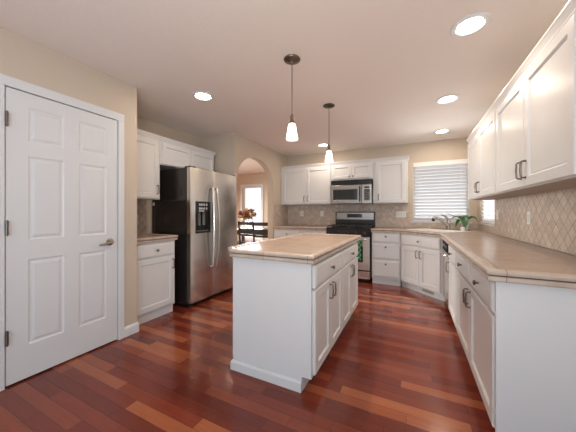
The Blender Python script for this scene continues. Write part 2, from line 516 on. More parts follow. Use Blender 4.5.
def window(name, w, h, loc, rz, sash=0.04):
    """vinyl frame and pane, in a wall opening; origin at the lower corner, room side at -y"""
    e = empty(name, loc, rz); struct(e)
    f = MB()
    f.box(0, sash, 0.05, 0.10, 0, h); f.box(w - sash, w, 0.05, 0.10, 0, h); f.box(sash, w - sash, 0.05, 0.10, 0, sash); f.box(sash, w - sash, 0.05, 0.10, h - sash, h)
    f.build('window_frame', 'vinyl', e)
    MB().box(sash, w - sash, 0.075, 0.080, sash, h - sash).build('window_pane', 'glass', e)
    return e
w1 = window('window_1', WX1 - WX0, WZ1 - WZ0, (WX0, YB, WZ0), 0)
MB().box(-0.03, WX1 - WX0 + 0.03, -0.02, 0.05, -0.022, 0.0, 0.003).build('window_sill', 'trim', w1)
w2 = window('window_2', SY1 - SY0, WZ1 - WZ0, (XR, SY1, WZ0), -PI / 2)
MB().box(-0.03, SY1 - SY0 + 0.02, -0.018, 0.05, -0.022, 0.0, 0.003).build('window_sill', 'trim', w2)
w3 = window('window_3', DX1 - DX0, DZ1 - 0.35, (DX0, DY, 0.35), 0, 0.05)
cs = MB()
for b in ((-0.07, 0, -0.018, 0, -0.07, DZ1 - 0.35 + 0.07), (DX1 - DX0, DX1 - DX0 + 0.07, -0.018, 0, -0.07, DZ1 - 0.35 + 0.07), (0, DX1 - DX0, -0.018, 0, DZ1 - 0.35, DZ1 - 0.28), (0, DX1 - DX0, -0.018, 0, -0.07, 0)): cs.box(*b, bev=0.003)
cs.build('window_casing', 'trim', w3)

# panelled door on the left
dr = struct(empty('door_1', (XL, D0, 0.0), PI / 2))        # local x runs along +Y of the room, face towards -y = +X of the room
wd = D1 - D0
xs = [0.112, 0.322, 0.420, 0.630]
zs = [0.235, 0.845, 0.985, 1.585, 1.685, 1.935]
leaf = MB().slab(wd - 0.006, 2.034, 0.035, xs, zs, {(i, j) for i in (1, 3) for j in (1, 3, 5)}, [(0.010, 0.006), (0.018, 0.006), (0.036, 0.001)], 0.002, 0.003, 0.012, 0.030).build('door_leaf', 'trim', dr)
c = MB()
cp = [(0.0, 0.0), (0.0, -0.012), (0.008, -0.017), (0.05, -0.020), (0.066, -0.014), (0.066, 0.0)]
c.box(-0.068, -0.003, -0.015, 0, 0, DT + 0.001, 0.004); c.box(wd + 0.004, wd + 0.058, -0.015, 0, 0, DT + 0.001, 0.004); c.box(-0.068, wd + 0.058, -0.015, 0, DT + 0.001, DT + 0.070, 0.004)
c.build('door_casing', 'trim', dr)
j = MB()
j.box(-0.018, -0.001, 0, 0.118, 0, DT + 0.002); j.box(wd + 0.001, wd + 0.018, 0, 0.118, 0, DT + 0.002); j.box(-0.001, wd + 0.001, 0, 0.118, DT + 0.003, DT + 0.018)
j.build('door_jamb', 'trim', dr)
for z in (0.34, 1.087, 1.826):
    h = MB(); h.lathe([(0.004, z - 0.052), (0.0075, z - 0.048), (0.0075, z + 0.048), (0.004, z + 0.052)], 10, (0.004, -0.022, 0)); h.box(0.003, 0.014, -0.018, -0.0055, z - 0.045, z + 0.045); h.build('hinge', 'bronze', dr)
kb = MB()
kb.lathe([(0.031, 0.0), (0.033, 0.004), (0.029, 0.010), (0.012, 0.014), (0.011, 0.045)], 24, (wd - 0.07, -0.005, 0.925), 'y')
hl = kb.build('handle', 'oldnickel', dr, True)
MB().tube([(wd - 0.07, -0.048, 0.925), (wd - 0.10, -0.053, 0.921), (wd - 0.14, -0.053, 0.911), (wd - 0.175, -0.047, 0.910)], [0.012, 0.011, 0.009, 0.007], 10).build('lever', 'oldnickel', hl, True)
MB().box(-0.05, wd + 0.05, 0.121, 0.126, -0.0, 2.06).build('door_backing', 'slot', dr)

def baseboard(name, path):
    return struct(MB().sweep(path, [(0.0, 0.0), (0.013, 0.0), (0.013, 0.075), (0.009, 0.088), (0.004, 0.095), (0.0, 0.095)]).build(name, 'trim'))
baseboard('baseboard_left', [(XL, D1 + 0.0585), (XL, 1.617), (XL - 0.10, 1.617)])
baseboard('baseboard_near', [(XL, -3.0), (XL, D0 - 0.0685)])
baseboard('baseboard_dining', [(-6.5, DY), (XA - 0.12, DY)])

# ------------------------------------------------------------------ cabinet hardware and fronts
def knob(parent, x, z, y, mat='bronze'):
    return MB().lathe([(0.008, 0.0), (0.006, 0.004), (0.006, 0.012), (0.014, 0.017), (0.016, 0.022), (0.012, 0.027), (0.003, 0.029)], 16, (x, y, z), 'y').build('knob', mat, parent, True)
def pull(parent, x, z, y, L=0.105, mat='bronze'):
    p = [(x, y, z - L / 2), (x, y - 0.020, z - L / 2), (x, y - 0.026, z - L / 2 + 0.006), (x, y - 0.028, z), (x, y - 0.026, z + L / 2 - 0.006), (x, y - 0.020, z + L / 2), (x, y, z + L / 2)]
    k = MB().tube(p, [0.006, 0.0055, 0.0055, 0.006, 0.0055, 0.0055, 0.006], 10)
    for zz in (z - L / 2, z + L / 2): k.lathe([(0.008, 0), (0.008, 0.002), (0.006, 0.004)], 12, (x, y, zz), 'y')
    return k.build('handle', mat, parent, True)
T = 0.020
def door(cab, x0, x1, z0, z1, hardware=None, y=0.0, stile=0.058):
    w, h = x1 - x0, z1 - z0
    o = MB().slab(w, h, T, [stile, w - stile], [stile, h - stile], {(1, 1)}, [(0.003, 0.003), (0.009, 0.012), (0.012, 0.012), (0.018, 0.0105)], 0.004, x0, z0, y).build('door', 'white', cab)
    if hardware:
        kind, hx, hz = hardware
        (pull if kind == 'pull' else knob)(o, hx, hz, y - T)
    return o
def drawer(cab, x0, x1, z0, z1, y=0.0, hk=True):
    w, h = x1 - x0, z1 - z0
    o = MB().slab(w, h, T, [0.012, w - 0.012], [0.012, h - 0.012], {(1, 1)}, [(0.005, -0.003), (0.010, -0.003)], 0.006, x0, z0, y).build('drawer', 'white', cab)
    if hk: knob(o, (x0 + x1) / 2, (z0 + z1) / 2, y - T - 0.003)
    return o
BH = 0.862          # height of the base boxes
G = 0.003
def base_body(cab, w, d, toe=0.10, rec=0.055, name='body'):
    m = MB()
    m.box(0, w, 0.0, d, toe, BH)
    b = m.build(name, 'white', cab)
    MB().box(0.002, w - 0.002, rec, d - 0.01, 0.0, toe - 0.001).build('toe_kick', 'white', cab)
    return b
CROWN = [(0.0, 0.0), (0.008, 0.0), (0.010, 0.010), (0.022, 0.034), (0.028, 0.044), (0.028, 0.054), (0.0, 0.054)]
UB, UT = 1.355, 2.112

# ------------------------------------------------------------------ left recess: base unit, worktop, wall units, refrigerator
LFX = -2.577        # face of the base box
cab = empty('base_cabinet', (LFX, 1.635, 0), PI / 2, 'white base cabinet left of the refrigerator, one drawer over one door', 'cabinet')
base_body(cab, 0.512, 0.62, rec=0.03)
drawer(cab, 0.020, 0.497, 0.700, 0.845)
door(cab, 0.020, 0.497, 0.118, 0.685, ('pull', 0.467, 0.590))

def worktop(name, path, holes, label, closed=False, walls=None):
    """path: edge polyline walked with the outside on its right; walls: the remaining wall-side points"""
    z1, z0 = 0.918, 0.864
    e = empty(name, (0, 0, 0), 0, label, 'worktop')
    # tiled field
    bm = bmesh.new()
    loops = [list(path) + list(walls or [])] + holes
    edges = []
    for lp in loops:
        vs = [bm.verts.new((x, y, z1 - 0.002)) for x, y in lp]
        for i in range(len(vs)): edges.append(bm.edges.new((vs[i], vs[(i + 1) % len(vs)])))
    r = bmesh.ops.triangle_fill(bm, use_beauty=True, use_dissolve=False, edges=edges)
    fs = [g for g in r['geom'] if isinstance(g, bmesh.types.BMFace)]
    # remove fills inside holes
    def inside(pt, lp):
        c = False
        for i in range(len(lp)):
            (xa, ya), (xb, yb) = lp[i], lp[i - 1]
            if (ya > pt.y) != (yb > pt.y) and pt.x < (xb - xa) * (pt.y - ya) / (yb - ya) + xa: c = not c
        return c
    bad = [f for f in fs if any(inside(f.calc_center_median(), h) for h in holes)]
    if bad: bmesh.ops.delete(bm, geom=bad, context='FACES_ONLY')
    ex = bmesh.ops.extrude_face_region(bm, geom=list(bm.faces))
    bmesh.ops.translate(bm, verts=[g for g in ex['geom'] if isinstance(g, bmesh.types.BMVert)], vec=(0, 0, z0 - z1 + 0.002))
    m = MB(); m.bm.free(); m.bm = bm
    m.build('tile_top', 'counter', e)
    cap = [(0.0, z1 - 0.020), (0.0, z1 - 0.002), (-0.028, z1), (-0.026, z1 + 0.003), (-0.012, z1 + 0.006), (0.004, z1 + 0.005), (0.013, z1 + 0.000), (0.017, z1 - 0.008), (0.014, z1 - 0.020), (0.011, z1 - 0.022)]
    cap = [(-0.030, z1 - 0.001), (-0.026, z1 + 0.002), (-0.012, z1 + 0.005), (0.006, z1 + 0.004), (0.017, z1 - 0.001), (0.021, z1 - 0.009), (0.018, z1 - 0.020), (0.013, z1 - 0.023), (0.0005, z1 - 0.023), (0.0005, z1 - 0.001)]
    MB().sweep(path, cap, closed).build('edge_cap', 'edge', e, True)
    low = [(0.0005, z1 - 0.029), (0.010, z1 - 0.029), (0.014, z1 - 0.033), (0.014, z0 + 0.006), (0.010, z0), (0.0005, z0)]
    MB().sweep(path, low, closed).build('edge_trim', 'edge', e, True)
    MB().sweep(path, [(0.0005, z1 - 0.0288), (0.004, z1 - 0.0288), (0.004, z1 - 0.0233), (0.0005, z1 - 0.0233)], closed).build('grout_line', 'grout', e)
    return e
worktop('worktop', [(-2.562, 1.6315), (-2.562, 2.150), (XREC + 0.013, 2.150)], [], 'short tan tiled worktop beside the refrigerator, left recess', walls=[(XREC + 0.013, 1.6315)])
tag(box('tile_backsplash', 'splash_y', (XREC + 0.001, XREC + 0.011, 1.632, 2.21, 0.925, UB - 0.003)), 'narrow strip of stone backsplash beside the refrigerator', 'backsplash')

def upper_body(cab, w, d, z0=UB, z1=UT, ends=(False, False)):
    MB().box(0, w, 0, d, z0, z1, 0.002).build('body', 'white', cab)
    pth = ([(0.0, d)] if ends[0] else []) + [(0.0, 0.0), (w, 0.0)] + ([(w, d)] if ends[1] else [])
    MB().sweep(pth, [(o, z + z1 - 0.012) for o, z in CROWN]).build('crown_molding', 'white', cab)
UFX = -2.865
cab = empty('wall_cabinet', (UFX, 1.633, 0), PI / 2, 'tall white wall cabinet left of the refrigerator, single door', 'cabinet', 'left wall cabinets')
upper_body(cab, 0.532, UFX - XREC - 0.003)
door(cab, 0.018, 0.515, UB + 0.012, UT - 0.03, ('pull', 0.480, UB + 0.12))
cab = empty('wall_cabinet', (UFX, 2.168, 0), PI / 2, 'low white wall cabinet above the refrigerator with two small doors', 'cabinet', 'left wall cabinets')
upper_body(cab, 0.965, UFX - XREC - 0.003, 1.80, UT, (False, True))
door(cab, 0.02, 0.478, 1.81, UT - 0.03, ('knob', 0.448, 1.842), stile=0.05)
door(cab, 0.486, 0.945, 1.81, UT - 0.03, ('knob', 0.516, 1.842), stile=0.05)

fr = empty('refrigerator', (-2.53, 2.287, 0), PI / 2, 'stainless steel side by side refrigerator with black sides and ice dispenser', 'refrigerator')
FW, FD, FT = 0.905, 0.655, 1.755
MB().box(0, FW, 0.0, FD, 0.035, FT, 0.006).build('body', 'darkside', fr)
MB().box(0.02, FW - 0.02, 0.04, FD - 0.03, 0.0, 0.034).build('base', 'black', fr)
g = MB()
for i in range(6): g.box(0.01, FW - 0.01, -0.030, -0.020, 0.014 + i * 0.007, 0.019 + i * 0.007)
g.box(0.01, FW - 0.01, -0.020, -0.004, 0.010, 0.056); g.build('toe_grille', 'black', fr)
SPX = 0.388
def fridge_door(x0, x1, name, hole=None):
    m = MB()
    w, h = x1 - x0, FT - 0.10
    prof = []
    # curved (bowed) face: vertical strips
    n = 14
    yf = lambda t: -0.062 - 0.013 * math.sin(PI * t) ** 0.7
    if hole is None:
        pts = [(x0, -0.003)] + [(x0 + w * i / n, yf(i / n)) for i in range(n + 1)] + [(x1, -0.003)]
        m.prism(pts, 0.062, FT)
    else:
        hx0, hx1, hz0, hz1 = hole
        def strip(a, b, za, zb):
            k = [a + (b - a) * i / 8 for i in range(9)]
            m.prism([(a, -0.003)] + [(q, yf((q - x0) / w)) for q in k] + [(b, -0.003)], za, zb)
        strip(x0, hx0, 0.062, FT); strip(hx1, x1, 0.062, FT); strip(hx0, hx1, 0.062, hz0); strip(hx0, hx1, hz1, FT)
    return m.build(name, 'steel', fr, True)
HO = (0.075, 0.335, 0.925, 1.335)
fd = fridge_door(0.001, SPX - 0.002, 'freezer_door', HO)
fd2 = fridge_door(SPX + 0.002, FW - 0.001, 'door')
dp = MB()
dp.box(HO[0], HO[1], -0.022, -0.004, HO[2], HO[3])
for b in ((HO[0], HO[0] + 0.016, -0.076, -0.022, HO[2], HO[3]), (HO[1] - 0.016, HO[1], -0.076, -0.022, HO[2], HO[3]), (HO[0] + 0.016, HO[1] - 0.016, -0.076, -0.022, HO[2], HO[2] + 0.025), (HO[0] + 0.016, HO[1] - 0.016, -0.076, -0.022, HO[3] - 0.14, HO[3])): dp.box(*b, bev=0.003)
dpo = dp.build('dispenser', 'black', fd)
for i, xx in enumerate((0.125, 0.160, 0.200, 0.245)):
    for zz in (0.055, 0.105): MB().box(xx, xx + 0.026, -0.080, -0.0765, HO[3] - zz, HO[3] - zz + 0.027).build('button', 'chrome', dpo)
MB().box(0.125, 0.22, -0.079, -0.0765, HO[3] - 0.130, HO[3] - 0.117).build('display', 'chrome', dpo)
for hx in (0.145, 0.225): MB().box(hx, hx + 0.038, -0.050, -0.030, HO[2] + 0.10, HO[3] - 0.141, 0.004).build('dispenser_paddle', 'keypad', dpo)
MB().box(HO[0] + 0.03, HO[1] - 0.03, -0.070, -0.026, HO[2] + 0.0255, HO[2] + 0.034).build('drip_tray', 'keypad', dpo)
def fridge_handle(x, bow, parent):
    z0, z1 = 0.46, 1.52
    yb = -0.072
    p = [(x, yb + 0.002, z0)] + [(x + bow * math.sin(PI * t), yb - 0.030 - 0.034 * math.sin(PI * t), z0 + (z1 - z0) * t) for t in [i / 16 for i in range(17)]] + [(x, yb + 0.002, z1)]
    k = MB().tube(p, [0.018] + [0.016] * 17 + [0.018], 12)
    return k.build('handle', 'steel', parent, True)
fridge_handle(SPX - 0.032, -0.016, fd); fridge_handle(SPX + 0.032, 0.016, fd2)
for hx in (0.01, FW - 0.10): MB().box(hx, hx + 0.09, -0.05, 0.05, FT + 0.0005, FT + 0.018, 0.004).build('hinge_cover', 'black', fr)
MB().box(-0.0012, -0.0003, 0.600, 0.640, 1.285, 1.325).build('sticker', 'sticker', fr)['label'] = 'small white sticker'

# ------------------------------------------------------------------ island
isl = empty('kitchen_island', (-0.597, 1.555, 0), PI / 2, 'white kitchen island base with two drawers over four doors, mid floor', 'island')
IW, IDP = 1.49, 0.635
m = MB(); m.box(0.018, IW, 0, IDP, 0.10, BH); m.build('body', 'white', isl)
MB().box(0.018, IW - 0.002, 0.065, IDP - 0.002, 0.0, 0.099).build('toe_kick', 'white', isl)
MB().prism([(0, -0.001), (0.017, -0.001), (0.017, IDP), (0, IDP)], 0.10, BH).build('end_panel', 'white', isl)
MB().box(0.002, 0.017, 0.066, IDP - 0.001, 0.0, 0.0995).build('end_panel_foot', 'white', isl)
MB().sweep([(0.0, 0.066), (0.0, IDP), (IW, IDP)][::-1], [(0.0, 0.0), (0.013, 0.0), (0.013, 0.058), (0.008, 0.068), (0.0, 0.072)]).build('baseboard', 'white', isl)
for a, b in ((0.030, 0.742), (0.762, 1.474)):
    drawer(isl, a, b, 0.690, 0.840)
    mid = (a + b) / 2
    door(isl, a, mid - 0.002, 0.115, 0.672, ('pull', mid - 0.036, 0.585))
    door(isl, mid + 0.002, b, 0.115, 0.672, ('pull', mid + 0.036, 0.585))
# worktop walked clockwise seen from above so that outside is on the left -> reversed below
worktop('worktop', [(-0.575, 1.515), (-0.575, 3.10), (-1.285, 3.10), (-1.285, 1.59), (-1.210, 1.515)], [], 'tan tiled worktop on the island', True)

# ------------------------------------------------------------------ right run of base units
RX = 0.378          # face of base boxes
def right_unit(y_far, y_near, label, name='base_cabinet', **kw):
    return empty(name, (RX, y_far, 0), -PI / 2, label, 'cabinet', 'base cabinets of the right hand run')
c1 = right_unit(2.790, 1.575, 'white base cabinet at near end of right counter, two drawers over two doors')
W1 = 2.790 - 1.575
base_body(c1, W1, XR - RX - 0.003)
for a, b, hs in ((0.012, W1 / 2 - 0.006, 1), (W1 / 2 + 0.006, W1 - 0.022, -1)):
    drawer(c1, a, b, 0.690, 0.842)
    hx = b - 0.036 if hs > 0 else a + 0.036
    door(c1, a, b, 0.115, 0.672, ('pull', hx, 0.585))
MB().box(W1 + 0.0005, W1 + 0.014, -0.014, XR - RX - 0.003, 0.0, BH).build('end_panel', 'white', c1)
c2 = right_unit(3.360, 2.793, 'white single door base cabinet between dishwasher and two door unit')
W2 = 3.360 - 2.793
base_body(c2, W2, XR - RX - 0.003)
drawer(c2, 0.012, W2 - 0.012, 0.690, 0.842); door(c2, 0.012, W2 - 0.012, 0.115, 0.672, ('pull', 0.048, 0.585))
dw = empty('dishwasher', (RX, 3.928, 0), -PI / 2, 'dishwasher with black control strip under the right counter beside the sink', 'dishwasher')
WD = 3.928 - 3.364
MB().box(0, WD, 0.004, 0.54, 0.10, BH).build('body', 'rubber', dw)
MB().box(0.01, WD - 0.01, 0.05, 0.53, 0.0, 0.099).build('toe_kick', 'black', dw)
MB().box(0.004, WD - 0.004, -0.022, 0.003, 0.11, 0.715, 0.006).build('door', 'steel', dw)
cpn = MB().box(0.004, WD - 0.004, -0.026, 0.003, 0.720, 0.858, 0.006).build('control_panel', 'matteblack', dw)
MB().box(0.06, 0.30, -0.0285, -0.0262, 0.765, 0.80).build('button_strip', 'keypad', cpn); MB().lathe([(0.022, 0), (0.020, 0.010)], 20, (0.47, -0.0262, 0.785), 'y').build('dial', 'keypad', cpn, True)
MB().tube([(0.10, -0.0225, 0.690), (0.10, -0.05, 0.692), (0.30, -0.052, 0.692), (WD - 0.10, -0.05, 0.692), (WD - 0.10, -0.0225, 0.690)], 0.007, 8).build('handle', 'chrome', dw, True)

# diagonal sink unit
DA, DB = Vector((-0.172, 4.452)), Vector((0.352, 3.933))
dl = (DB - DA).length
ang = math.atan2(DB.y - DA.y, DB.x - DA.x)
sk = empty('sink_cabinet', (DA.x, DA.y, 0), ang, 'white angled corner base cabinet under the sink, two doors', 'cabinet')
inv = Matrix.Rotation(-ang, 2)
def loc2(x, y):
    v = inv @ (Vector((x, y)) - DA)
    return (v.x, v.y)
poly = [(0.0, 0.0), (dl, 0.0)] + [loc2(x, y) for x, y in ((XR - 0.004, 3.933), (XR - 0.004, YB - 0.004), (DA.x, YB - 0.004))]
# hollow box: front, back walls only so the basin hangs free inside
def wall_strip(m, pts, th, z0, z1):
    n = len(pts)
    m.sweep(pts, [(0.0, z0), (0.0, z1), (-th, z1), (-th, z0)], True)
m = MB(); wall_strip(m, poly, 0.018, 0.10, BH); m.build('body', 'white', sk)
MB().box(-0.045, dl - 0.012, 0.055, 0.075, 0.0, 0.099).build('toe_kick', 'white', sk)
vt = MB()
for i in range(9): vt.box(dl * 0.50 + i * 0.022, dl * 0.50 + 0.012 + i * 0.022, 0.050, 0.0545, 0.035, 0.075)
vt.build('vent_grille', 'bronze', sk)
drawer(sk, 0.022, dl - 0.022, 0.690, 0.842)
door(sk, 0.022, dl / 2 - 0.002, 0.115, 0.672, ('pull', dl / 2 - 0.034, 0.575)); door(sk, dl / 2 + 0.002, dl - 0.022, 0.115, 0.672, ('pull', dl / 2 + 0.034, 0.575))

# drawer unit beside the range
BY = 4.455
cb = empty('drawer_cabinet', (-0.618, BY, 0), 0, 'white three drawer base cabinet right of the range', 'cabinet')
WB = 0.440
base_body(cb, WB, YB - BY - 0.003, rec=0.045)
for z0, z1, kz in ((0.705, 0.850, 0.800), (0.430, 0.668, 0.627), (0.135, 0.395, 0.348)): 
    o = drawer(cb, 0.016, WB - 0.016, z0, z1, hk=False)
    knob(o, WB / 2, kz, -T - 0.003)
# left back unit behind the island
cl = empty('base_cabinet', (-2.505, BY, 0), 0, 'white base cabinet left of the range behind the island, two drawers', 'cabinet')
WL = 1.105
base_body(cl, WL, YB - BY - 0.003)
for a, b, hs in ((0.05, 0.565, 1), (0.575, WL - 0.016, -1)):
    drawer(cl, a, b, 0.700, 0.848)
    door(cl, a, b, 0.115, 0.685, ('pull', b - 0.036 if hs > 0 else a + 0.036, 0.60))

# worktops on the back and right
sc_c = (DA + DB) / 2 + Vector((0.7071, 0.7071)) * 0.325
ux, uy = Vector((math.cos(ang), math.sin(ang))), Vector((-math.sin(ang), math.cos(ang)))
def skp(a, b): v = sc_c + ux * a + uy * b; return (v.x, v.y)
hole = [skp(-0.345, -0.20), (skp(0.345, -0.20)), skp(0.345, 0.19), skp(-0.345, 0.19)]
worktop('worktop', [(-0.627, 4.432), (-0.180, 4.432), (0.336, 3.921), (0.336, 1.525), (XR - 0.014, 1.525)], [hole], 'long tan tiled worktop running along the right wall and around the sink', walls=[(XR - 0.014, YB - 0.012), (-0.627, YB - 0.012)])
worktop('worktop', [(XA + 0.014, 4.432), (-1.402, 4.432)], [], 'tan tiled worktop left of the range against the back wall', walls=[(-1.402, YB - 0.012), (XA + 0.014, YB - 0.012)])

# tile splash
ZS0, ZS1 = 0.921, UB - 0.002
tag(MB().box(XA + 0.001, -0.045, YB - 0.011, YB - 0.001, ZS0, ZS1).box(-0.045, WX1 + 0.03, YB - 0.011, YB - 0.001, ZS0, WZ0 - 0.024).box(WX1 + 0.03, XR - 0.012, YB - 0.011, YB - 0.001, ZS0, WZ0 - 0.024).build('tile_backsplash', 'splash_x'), 'stone tile backsplash on the back wall behind the range', 'backsplash')
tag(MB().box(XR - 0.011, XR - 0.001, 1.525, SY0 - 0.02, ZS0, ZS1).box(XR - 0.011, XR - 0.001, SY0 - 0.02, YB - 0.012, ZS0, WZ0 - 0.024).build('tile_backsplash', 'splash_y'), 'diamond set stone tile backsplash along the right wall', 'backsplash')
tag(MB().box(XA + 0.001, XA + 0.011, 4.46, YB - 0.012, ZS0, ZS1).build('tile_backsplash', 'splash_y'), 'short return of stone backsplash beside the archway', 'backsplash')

# ------------------------------------------------------------------ wall units: back and right
UY = 4.765
cab = empty('wall_cabinet', (XA + 0.003, UY, 0), 0, 'white two door wall cabinet left of the microwave', 'cabinet', 'back wall cabinets')
wl = 1.098
upper_body(cab, wl, YB - UY - 0.003)
door(cab, 0.055, 0.575, UB + 0.012, UT - 0.03, ('pull', 0.540, UB + 0.115)); door(cab, 0.583, wl - 0.018, UB + 0.012, UT - 0.03, ('pull', 0.618, UB + 0.115))
cab = empty('wall_cabinet', (-1.406, UY, 0), 0, 'short white wall cabinet above the microwave with two small doors', 'cabinet', 'back wall cabinets')
wm = 0.765
upper_body(cab, wm, YB - UY - 0.003, 1.800, UT)
door(cab, 0.018, wm / 2 - 0.003, 1.825, UT - 0.03, ('knob', wm / 2 - 0.035, 1.862), stile=0.05); door(cab, wm / 2 + 0.003, wm - 0.018, 1.825, UT - 0.03, ('knob', wm / 2 + 0.035, 1.862), stile=0.05)
cab = empty('wall_cabinet', (-0.640, UY, 0), 0, 'white single door wall cabinet between microwave and window', 'cabinet', 'back wall cabinets')
wr = 0.560
upper_body(cab, wr, YB - UY - 0.003, ends=(False, True))
door(cab, 0.060, wr - 0.030, UB + 0.012, UT - 0.03, ('pull', 0.092, UB + 0.11))

URX = 0.663
def right_upper(yf, yn, label, ends, ym):
    w = yf - yn
    cab = empty('wall_cabinet', (URX, yf, 0), -PI / 2, label, 'cabinet', 'right wall cabinets')
    upper_body(cab, w, XR - URX - 0.003, ends=ends)
    mid = yf - ym
    door(cab, 0.018, mid - 0.008, UB + 0.006, UT - 0.03, ('pull', mid - 0.034, UB + 0.112)); door(cab, mid + 0.008, w - 0.018, UB + 0.006, UT - 0.03, ('pull', mid + 0.038, UB + 0.112))
    MB().box(0.015, w - 0.015, 0.015, XR - URX - 0.006, UB - 0.004, UB - 0.0005).build('bottom_panel', 'undershade', cab)['label'] = 'underside with shade painted in as brown'
right_upper(4.040, 2.788, 'white two door wall cabinet on the right wall beside the windows', (True, False), 3.412)
right_upper(2.785, 1.555, 'white two door wall cabinet on the right wall nearest the viewer', (False, True), 2.150)

# ------------------------------------------------------------------ microwave and range
mw = empty('microwave', (-1.400, 4.700, 1.352), 0, 'stainless steel over the range microwave with black window', 'microwave')
MWW, MWH = 0.752, 0.440
MB().box(0, MWW, 0.0, YB - 4.700 - 0.014, 0, MWH - 0.003, 0.003).build('body', 'black', mw)
vg = MB()
for i in range(5): vg.box(0.012, MWW - 0.012, -0.016, -0.004, 0.352 + i * 0.017, 0.362 + i * 0.017)
vg.box(0.004, MWW - 0.004, -0.008, -0.0005, 0.346, MWH - 0.004); vg.build('vent_grille', 'black', mw)
mdx = 0.575
md = MB().slab(mdx - 0.006, 0.340, 0.030, [0.044, 0.508], [0.066, 0.272], {(1, 1)}, [(0.004, 0.004)], 0.006, 0.002, 0.003, -0.0008).build('door', 'steel2', mw)
MB().box(0.052, 0.502, -0.0285, -0.0265, 0.074, 0.264).build('window', 'glassblack', md)
MB().tube([(mdx - 0.032, -0.0310, 0.040), (mdx - 0.032, -0.055, 0.046), (mdx - 0.032, -0.060, 0.17), (mdx - 0.032, -0.055, 0.300), (mdx - 0.032, -0.0310, 0.306)], 0.010, 10).build('handle', 'black', md, True)
mc = MB().box(mdx + 0.001, MWW - 0.002, -0.031, -0.0008, 0.003, 0.343, 0.005).build('control_panel', 'steel2', mw)
kp = MB().box(mdx + 0.045, MWW - 0.040, -0.0335, -0.0312, 0.060, 0.255).build('keypad', 'black', mc)
k = MB()
for i in range(4):
    for j2 in range(6): k.box(mdx + 0.052 + i * 0.026, mdx + 0.070 + i * 0.026, -0.0350, -0.0337, 0.070 + j2 * 0.029, 0.087 + j2 * 0.029)
k.build('buttons', 'keypad', kp)
MB().box(mdx + 0.050, MWW - 0.045, -0.0335, -0.0312, 0.275, 0.305).build('display', 'glassblack', mc)

rg = empty('range', (-1.397, 4.445, 0), 0, 'stainless steel and black gas range against the back wall', 'range')
RW = 0.756
RD = YB - 4.445 - 0.014
MB().box(0, RW, 0.0, RD, 0.06, 0.900, 0.003).build('body', 'black', rg)
MB().box(0.03, RW - 0.03, 0.04, RD - 0.03, 0.0, 0.0595).build('base', 'black', rg)
ct = MB().box(-0.004, RW + 0.004, -0.035, RD - 0.06, 0.9005, 0.925, 0.005).build('cooktop', 'black', rg)
cf = MB().prism([(0.0, 0.0)] * 0 or [(0.002, -0.038), (RW - 0.002, -0.038), (RW - 0.002, -0.0005), (0.002, -0.0005)], 0.790, 0.899).build('control_panel', 'black', rg)
for i in range(5):
    MB().lathe([(0.024, 0), (0.022, 0.012), (0.017, 0.016), (0.017, 0.034), (0.014, 0.036)], 18, (0.09 + i * 0.144, -0.0385, 0.845), 'y').build('knob', 'iron', cf, True)
od = MB().slab(RW - 0.012, 0.565, 0.036, [0.11, RW - 0.122], [0.13, 0.40], {(1, 1)}, [(0.004, 0.004)], 0.006, 0.006, 0.215, -0.0008).build('oven_door', 'steel', rg)
MB().box(0.118, RW - 0.120, -0.0345, -0.0327, 0.352, 0.608).build('oven_window', 'glassblack', od)
MB().tube([(0.06, -0.0372, 0.735), (0.06, -0.075, 0.737), (0.09, -0.082, 0.737), (RW - 0.09, -0.082, 0.737), (RW - 0.06, -0.075, 0.737), (RW - 0.06, -0.0372, 0.735)], 0.011, 10).build('handle', 'steel', od, True)
MB().slab(RW - 0.012, 0.130, 0.034, [0.02, RW - 0.032], [0.02, 0.11], {(1, 1)}, [(0.003, 0.002)], 0.005, 0.006, 0.065, -0.0008).build('storage_drawer', 'steel', rg)
bg = MB()
bg.prism([(0.0, 0.0)] * 0 or [(0, RD - 0.055), (RW, RD - 0.055), (RW, RD), (0, RD)], 0.9255, 1.205)
bgo = bg.build('backguard', 'black', rg)
MB().box(0.022, RW - 0.022, RD - 0.066, RD - 0.0555, 1.055, 1.190, 0.003).build('control_fascia', 'steel2', bgo)
MB().box(0.235, RW - 0.235, RD - 0.070, RD - 0.0665, 1.095, 1.165).build('display', 'glassblack', bgo)
for gx in (0.020, 0.392):
    gm = MB()
    x0, x1, y0, y1 = gx, gx + 0.344, 0.0, RD - 0.085
    zt0, zt1 = 0.950, 0.962
    for yy in (y0, y1): gm.box(x0, x1, yy - 0.006, yy + 0.006, zt0, zt1)
    for xx in (x0, (x0 + x1) / 2, x1): gm.box(xx - 0.006, xx + 0.006, y0, y1, zt0, zt1)
    for yc in (y0 + (y1 - y0) * 0.27, y0 + (y1 - y0) * 0.73):
        gm.box(x0 + 0.03, x1 - 0.03, yc - 0.005, yc + 0.005, zt0, zt1 + 0.004)
        for q in (0.25, 0.75): gm.box(x0 + 0.344 * q - 0.005, x0 + 0.344 * q + 0.005, yc - 0.10, yc + 0.10, zt0, zt1 + 0.004)
    for xx in (x0, x1):
        for yy in (y0, (y0 + y1) / 2, y1): gm.box(xx - 0.007, xx + 0.007, yy - 0.007, yy + 0.007, 0.9255, zt0)
    gm.build('grate', 'iron', rg)
for bx in (0.106, 0.278, 0.478, 0.650):
    for by in (0.14, 0.40):
        MB().lathe([(0.045, 0.9255), (0.045, 0.932), (0.034, 0.935), (0.034, 0.944), (0.028, 0.947)], 20, (bx, by, 0)).build('burner', 'iron', rg, True) if bx in (0.106, 0.650) or by < 0.2 and False else None
MB().lathe([(0.055, 0.9255), (0.055, 0.932), (0.04, 0.936), (0.04, 0.944), (0.034, 0.947)], 20, (RW / 2, 0.27, 0)).build('burner', 'iron', rg, True)
